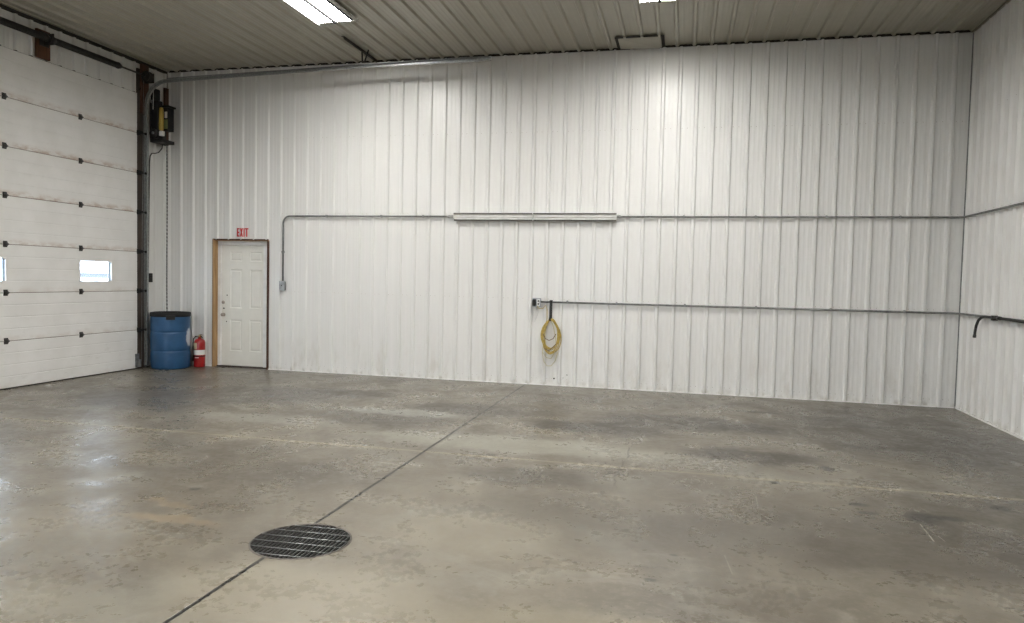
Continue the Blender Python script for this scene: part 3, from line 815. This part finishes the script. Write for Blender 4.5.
strokes('letter', [(0, hh - a, .062, hh - a), (.031, 0, .031, hh)], 1.456)

# ------------------------------------------------------------------ conduits and boxes
CY_ = -.0445
def bend(p0, c_, p1, r_, n_=8):
    """rounded corner at c_ between p0 and p1"""
    p0, c_, p1 = Vector(p0), Vector(c_), Vector(p1); a = (p0 - c_).normalized(); b = (p1 - c_).normalized()
    A, B = c_ + a * r_, c_ + b * r_; O = c_ + (a + b) * r_
    out = []
    for k in range(n_ + 1):
        th = PI / 2 * k / n_; out.append(tuple(O + (-b) * r_ * math.cos(th) + (-a) * r_ * math.sin(th)))
    return out
def conduit(path, label, straps, grp=None):
    root = empty('conduit', path[0], label, 'conduit', grp)
    mb = MB(); mb.tube(path, .0135, 10); mb.build('pipe', M['emt'], root)
    for x_, y_, z_, ax in straps:
        mb = MB()
        if ax == 'x': mb.bbox(x_ - .012, x_ + .012, y_ - .016, -.021, z_ - .017, z_ + .022, .003)
        elif ax == 'z': mb.bbox(x_ - .022, x_ + .017, y_ - .016, -.021, z_ - .012, z_ + .012, .003)
        else: mb.bbox(x_ - .016, W - .021, y_ - .012, y_ + .012, z_ - .017, z_ + .022, .003)
        mb.build('strap', M['galvd'], root)
    return root
ZU, ZL = 2.468, 1.234
p = [(2.150, CY_, 1.44)] + bend((2.150, CY_, 1.5), (2.150, CY_, ZU), (3, CY_, ZU), .11) + [(4.90, CY_, ZU)]
conduit(p, 'galvanised conduit rising from the grey switch box then running to the wall light', [(2.150, CY_, 1.90, 'z'), (2.9, CY_, ZU, 'x'), (3.82, CY_, ZU, 'x'), (4.5, CY_, ZU, 'x')])
mb = MB(); mb.tube([(4.88, CY_, ZU), (4.915, CY_, ZU), (4.998, CY_, ZU + .002)], [.014, .019, .019], 10)
mb.tube([(4.905, CY_, ZU), (4.925, CY_, ZU)], .023, 8)
tag(mb.build('conduit_connector', M['galv']), 'conduit fitting at the left end of the wall light', 'connector')
mb = MB(); mb.tube([(7.420, CY_, ZU + .002), (7.46, CY_, ZU), (7.50, CY_, ZU)], [.019, .019, .014], 10); mb.tube([(7.45, CY_, ZU), (7.47, CY_, ZU)], .023, 8)
tag(mb.build('conduit_connector', M['galv']), 'conduit fitting at the right end of the wall light', 'connector')
RX = W - .0445
p = [(7.49, CY_, ZU)] + bend((7.5, CY_, ZU), (RX, CY_, ZU), (RX, -3, ZU), .09) + [(RX, -7.5, ZU)]
conduit(p, 'upper galvanised conduit from the wall light round the right corner', [(x_, CY_, ZU, 'x') for x_ in (8.35, 9.3, 10.2, 11.1)] + [(RX, -3.0, ZU, 'y')])
p = [(6.345, CY_, ZL - .008)] + bend((7.5, CY_, ZL), (RX, CY_, ZL), (RX, -3, ZL), .09) + [(RX, -7.5, ZL)]
conduit(p, 'lower galvanised conduit from the outlet box round the right corner', [(x_, CY_, ZL, 'x') for x_ in (6.74, 7.45, 8.4, 9.35, 10.3, 11.2)])

jb = empty('switch_box', (2.150, -.022, 1.28), 'grey metal switch box on the back wall right of the walk door', 'electrical box')
mb = MB(); mb.bbox(2.105, 2.195, -.072, -.0215, 1.29, 1.432, .005); mb.build('box_body', M['galvd'], jb)
mb = MB(); mb.bbox(2.101, 2.199, -.077, -.0722, 1.286, 1.436, .002); mb.build('cover_plate', M['galv'], jb)
mb = MB(); mb.bbox(2.144, 2.156, -.090, -.0772, 1.355, 1.375, .002); mb.build('toggle', M['iron'], jb)

ob = empty('outlet_box', (6.29, -.022, 1.14), 'galvanised outlet box with a black plug at the left end of the lower conduit', 'electrical box')
mb = MB(); mb.bbox(6.235, 6.350, -.078, -.0215, 1.155, 1.278, .005); mb.build('box_body', M['galv'], ob)
mb = MB(); mb.bbox(6.231, 6.354, -.083, -.0782, 1.151, 1.282, .002); mb.build('cover_plate', M['galv'], ob)
mb = MB(); mb.bbox(6.300, 6.343, -.089, -.0832, 1.170, 1.262, .003); 
mb.build('receptacle', M['label'], ob)
for z_ in (1.195, 1.238):
    mb = MB(); mb.lathe([(.013, 0), (.013, .002)], (6.321, -.0912, z_), 12, 0, 'y'); mb.build('socket', M['black'], ob)
mb = MB(); mb.bbox(6.238, 6.285, -.135, -.0832, 1.165, 1.265, .010); mb.build('plug_adapter', M['black'], ob)

# hook and cords
hk = empty('cord_hook', (6.503, -.022, .98), 'black strap hook hanging on the lower conduit beside the outlet box', 'hook')
mb = MB(); mb.bbox(6.482, 6.524, -.067, -.055, .985, 1.245, .003); mb.bbox(6.482, 6.524, -.067, -.022, 1.246, 1.256, .003)
mb.build('strap', M['rubber'], hk)
mb = MB(); mb.tube([(6.503, -.060, 1.0), (6.503, -.085, .962), (6.503, -.12, .968), (6.503, -.130, 1.005)], .013, 8); mb.build('hook_arm', M['rubber'], hk)

cr = empty('extension_cord', (6.505, -.09, .97), 'coiled yellow extension cord hanging on the black hook', 'cord')
def loop(cx, top, bot, hw, y_, sk=0., n_=44, ph=0.):
    pts = []
    zc, hz = (top + bot) / 2, (top - bot) / 2
    for k in range(n_):
        a = 2 * PI * k / n_; s_ = math.sin(a)
        w_ = hw * (1 - .28 * max(0, s_) ** 2)
        pts.append((cx + w_ * math.cos(a) + sk * s_ + .006 * math.sin(3 * a + ph), y_ + .012 * math.cos(2 * a + ph), zc + hz * s_))
    return pts
mb = MB()
for i in range(9):
    u = i / 8
    mb.tube(loop(6.517 + random.uniform(-.008, .008), .982 + random.uniform(-.006, .004), random.uniform(.445, .56), random.uniform(.098, .142), -.070 - .050 * u, random.uniform(-.01, .01), ph=random.uniform(0, 6)), .0062, 7, closed=True)
mb.build('cord_coil', M['cordy'], cr)
mb = MB(); mb.tube([(6.49, -.085, .985), (6.455, -.09, .94), (6.425, -.1, .82), (6.415, -.1, .65), (6.40, -.1, .48), (6.425, -.1, .36), (6.475, -.1, .297), (6.535, -.1, .30), (6.59, -.1, .37), (6.625, -.1, .50)], .0055, 7)
mb.tube([(6.515, -.1, .97), (6.56, -.11, .86), (6.60, -.11, .66), (6.585, -.11, .50), (6.53, -.11, .405), (6.46, -.11, .42), (6.40, -.11, .50)], .0055, 7)
mb.build('loose_loop', M['cordp'], cr)
mb = MB(); mb.tube([(6.41, -.125, .76), (6.44, -.128, .70), (6.50, -.13, .672), (6.56, -.13, .70), (6.60, -.128, .77)], .006, 7)
mb.tube([(6.43, -.125, .55), (6.50, -.13, .52), (6.545, -.13, .565), (6.60, -.128, .62)], .006, 7)
mb.build('cord_tail', M['cordb'], cr)
mb = MB(); mb.tube([(6.31, -.09, 1.165), (6.33, -.095, 1.13), (6.39, -.09, 1.13), (6.43, -.085, 1.18), (6.452, -.085, 1.12), (6.455, -.085, 1.0), (6.44, -.085, .90)], .005, 7)
mb.build('cord_lead', M['cordy'], cr)
mb = MB(); mb.tube([(6.262, -.11, 1.16), (6.255, -.085, 1.10), (6.235, -.05, .98), (6.222, -.035, .93)], .0045, 7); mb.tube([(6.345, -.08, 1.155), (6.315, -.06, 1.06), (6.26, -.035, .93)], .004, 7)
M['cordw'] = mat('white_cord', (.66, .66, .64), .5)
tag(mb.build('power_cord', M['cordw']), 'short white cord drooping below the outlet box', 'cord')

# rubber hose over the conduit on the right wall
hz = empty('rubber_hose', (W - .06, -.8, 1.2), 'black rubber hose on the right wall with its end drooping', 'hose')
HXp = W - .077
mb = MB(); mb.tube([(HXp, -.720, .985), (HXp, -.727, 1.04), (HXp, -.755, 1.115), (HXp, -.81, 1.18), (HXp, -.895, 1.222), (HXp, -1.0, 1.236), (HXp, -1.3, 1.236), (HXp, -1.5, 1.234), (HXp, -2.2, 1.224), (HXp, -3.5, 1.224), (HXp, -6.0, 1.224)], .0155, 12)
mb.build('hose_body', M['rubber'], hz)
mb = MB(); mb.tube([(HXp, -.716, .972), (HXp, -.722, 1.005)], .019, 12); mb.build('end_cap', M['iron'], hz)
mb = MB(); mb.tube([(HXp, -1.36, 1.236), (HXp, -1.43, 1.235)], .021, 12); mb.build('coupling', M['iron'], hz)
for yq in (-1.25, -2.4):
    mb = MB(); mb.bbox(HXp - .02, W - .033, yq, yq + .03, 1.203, 1.26, .003); mb.build('hose_clip', M['iron'], hz)

# ------------------------------------------------------------------ wall strip lights
def strip(x0, x1, label):
    root = empty('wall_light', ((x0 + x1) / 2, -.03, 2.41), label, 'wall light', 'strip lights on the back wall')
    P = [(-.0215, 2.415), (-.0215, 2.500), (-.085, 2.512), (-.092, 2.506), (-.086, 2.494), (-.078, 2.490), (-.080, 2.428), (-.072, 2.415)]
    mb = MB(); mb.extrude(P, lambda a, b, t_: (t_, a, b), x0, x1); mb.build('housing', M['white'], root)
    mb = MB(); mb.extrude([(-.086, 2.5125), (-.106, 2.516), (-.106, 2.504), (-.092, 2.498)], lambda a, b, t_: (t_, a, b), x0 - .004, x1 + .004); mb.build('reflector_lip', M['lip'], root)
    mb = MB(); mb.cyl((x0 + .02, -.088, 2.462), (x1 - .02, -.088, 2.462), .008, 12); mb.build('tube', M['label'], root)
    mb = MB(); mb.extrude([(-.070, 2.4145), (-.084, 2.420), (-.080, 2.402), (-.060, 2.402)], lambda a, b, t_: (t_, a, b), x0, x1); mb.build('bottom_shade_strip', M['lip'], root)  # dark strip stands in for the shadow under the light
    for xa in (x0 - .004, x1):
        mb = MB(); mb.extrude([(a * 1.0, b) for a, b in P], lambda a, b, t_: (t_, a, b), xa, xa + .004); mb.box(xa, xa + .004, -.106, -.08, 2.448, 2.512); mb.build('end_plate', M['white'], root)
strip(5.004, 6.200, 'white unlit strip light on the back wall, left of the joined pair')
strip(6.216, 7.415, 'white unlit strip light on the back wall, right of the joined pair')

# ------------------------------------------------------------------ ceiling lights
def fixture(x0, y0, label, lens='lens'):
    """high-bay: far end at y0, 1.24 m long towards the camera"""
    zb = 4.762; L = 1.24
    root = empty('ceiling_light', (x0 + .27, y0 - L / 2, H - .022), label, 'ceiling light', 'lit ceiling lights')
    mb = MB(); mb.extrude([(x0, zb + .042), (x0 + .05, H - .022), (x0 + .49, H - .022), (x0 + .535, zb + .042)], lambda a, b, t_: (a, t_, b), y0, y0 - L); mb.build('housing', M['white'], root)
    for a in (.0, .531):
        mb = MB(); mb.box(x0 + a, x0 + a + .004, y0 - L + .022, y0 - .022, zb - .002, zb + .0415); mb.build('side_skirt', M['white'], root)
    zl = zb + .030
    for a, b in ((.006, .205), (.245, .440), (.500, .529)):  # third narrow strip glows in place of the lit housing lip
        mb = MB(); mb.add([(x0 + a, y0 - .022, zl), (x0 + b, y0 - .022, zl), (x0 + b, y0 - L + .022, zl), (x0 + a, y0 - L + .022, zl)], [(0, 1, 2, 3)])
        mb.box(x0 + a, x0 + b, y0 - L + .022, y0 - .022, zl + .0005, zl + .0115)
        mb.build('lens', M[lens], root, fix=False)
    mb = MB(); mb.extrude([(.205, zl + .0118), (.212, zb + .006), (.238, zb + .006), (.245, zl + .0118)], lambda a, b, t_: (x0 + a, t_, b), y0 - .022, y0 - L + .022); mb.build('spine', M['void'], root)
    mb = MB(); mb.box(x0 + .442, x0 + .498, y0 - L + .022, y0 - .022, zl + .002, zl + .0118); mb.build('ballast_cover', M['void'], root)
    for ya in (y0 - .021, y0 - L):
        mb = MB(); mb.bbox(x0 - .003, x0 + .538, ya, ya + .021, (zl + .001 if ya > y0 - .1 else zb - .008), H - .023, .002); mb.build('end_cap', M['white'], root)
rows = [(-1.800, 'row nearest the back wall'), (-6.1, 'unseen second row from the back wall'), (-10.4, 'unseen third row from the back wall'), (-14.7, 'unseen fourth row from the back wall')]  # rows beyond the first are unseen, added and set brighter as room fill
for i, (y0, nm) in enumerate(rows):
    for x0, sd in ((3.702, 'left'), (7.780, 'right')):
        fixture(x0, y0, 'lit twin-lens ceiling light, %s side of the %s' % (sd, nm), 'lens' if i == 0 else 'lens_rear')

# ------------------------------------------------------------------ ceiling hatch
ch = empty('ceiling_hatch', (7.69, -.27, H - .02), 'small framed access hatch in the ceiling at the back wall', 'hatch')
x0, x1, y0, y1 = 7.365, 8.02, -.525, -.030
mb = MB(); z0, z1 = H - .026, H - .0215
e = .042
mb.box(x0, x1, y0, y0 + e, z0, z1); mb.box(x0, x0 + e, y0 + e, y1, z0, z1); mb.box(x1 - e, x1, y0 + e, y1, z0, z1); mb.box(x0 + e, x1 - e, y1 - .012, y1, z0, z1)
mb.build('frame', M['dark'], ch)
mb = MB()   # lid tilted slightly open at the wall side
q = [(x0 + e, y0 + e, H - .030), (x1 - e - .01, y0 + e, H - .028), (x1 - e - .03, y1 - .05, H - .060), (x0 + e, y1 - .012, H - .032)]
mb.add(q + [(a, b, c_ + .006) for a, b, c_ in q], [(0, 3, 2, 1), (4, 5, 6, 7), (0, 1, 5, 4), (1, 2, 6, 5), (2, 3, 7, 6), (3, 0, 4, 7)])
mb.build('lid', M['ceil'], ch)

# ------------------------------------------------------------------ outside
mb = MB(); mb.add([(-.2, -60, -.06), (40, -60, -.06), (40, D - .2, -.06), (-.2, D - .2, -.06)], [(0, 1, 2, 3)])
mb.add([(-60, -60, -.05), (-.2, -60, -.05), (-.2, 60, -.05), (-60, 60, -.05)], [(0, 1, 2, 3)])
tag(mb.build('ground', M['snow'], fix=False), 'pale yard outside the overhead door', kind='structure')
shed = empty('grey_shed_shape', (-30.9, 31.35, -.05), 'vague grey shape seen through the small door window, built as a far shed', 'shed')  # grey shape of unknown kind, built as a small shed
mb = MB(); mb.bbox(-31.8, -30.0, 30.45, 32.2, .98, 1.31, .01); mb.build('shed_wall', M['grey'], shed)
mb = MB(); mb.bbox(-31.85, -29.96, 30.4, 32.25, -.05, .98, .01); mb.build('shed_base', M['snow'], shed)
mb = MB(); mb.extrude([(-32.0, 1.31), (-30.9, 1.55), (-29.8, 1.31)], lambda a, b, t_: (a, t_, b), 30.3, 32.35); mb.build('shed_roof', M['snow'], shed)

# ------------------------------------------------------------------ world
w = bpy.data.worlds.new('sky'); SC.world = w; w.use_nodes = True
bg = w.node_tree.nodes['Background']; bg.inputs[0].default_value = (.72, .84, 1.0, 1); bg.inputs[1].default_value = 15.0

# ------------------------------------------------------------------ camera
cam = bpy.data.cameras.new('camera'); co = bpy.data.objects.new('camera', cam); COL.objects.link(co)
yaw, pit, rol, F = .2324116, -.0450160, .0222275, 726.664
f = Vector((-math.sin(yaw) * math.cos(pit), math.cos(yaw) * math.cos(pit), math.sin(pit)))
r = Vector((math.cos(yaw), math.sin(yaw), 0)); u = r.cross(f)
r2 = math.cos(rol) * r + math.sin(rol) * u; u2 = -math.sin(rol) * r + math.cos(rol) * u
m = Matrix((r2, u2, -f)).transposed().to_4x4(); m.translation = Vector((8.39056, -10.48963, 1.55446)); co.matrix_world = m
cam.sensor_width = 36; cam.lens = F * 36 / 1024; cam.clip_start = .05; cam.clip_end = 300
SC.camera = co

# ------------------------------------------------------------------ render look
vs = SC.view_settings
SC.display_settings.display_device = 'sRGB'
vs.view_transform = 'Standard'; vs.look = 'None'; vs.exposure = 0.06; vs.gamma = 1; vs.use_curve_mapping = False
cy = SC.cycles
cy.use_denoising = True; cy.denoising_prefilter = 'NONE'; cy.max_bounces = 9; cy.diffuse_bounces = 6; cy.glossy_bounces = 4
cy.sample_clamp_indirect = 8; cy.caustics_reflective = False; cy.caustics_refractive = False
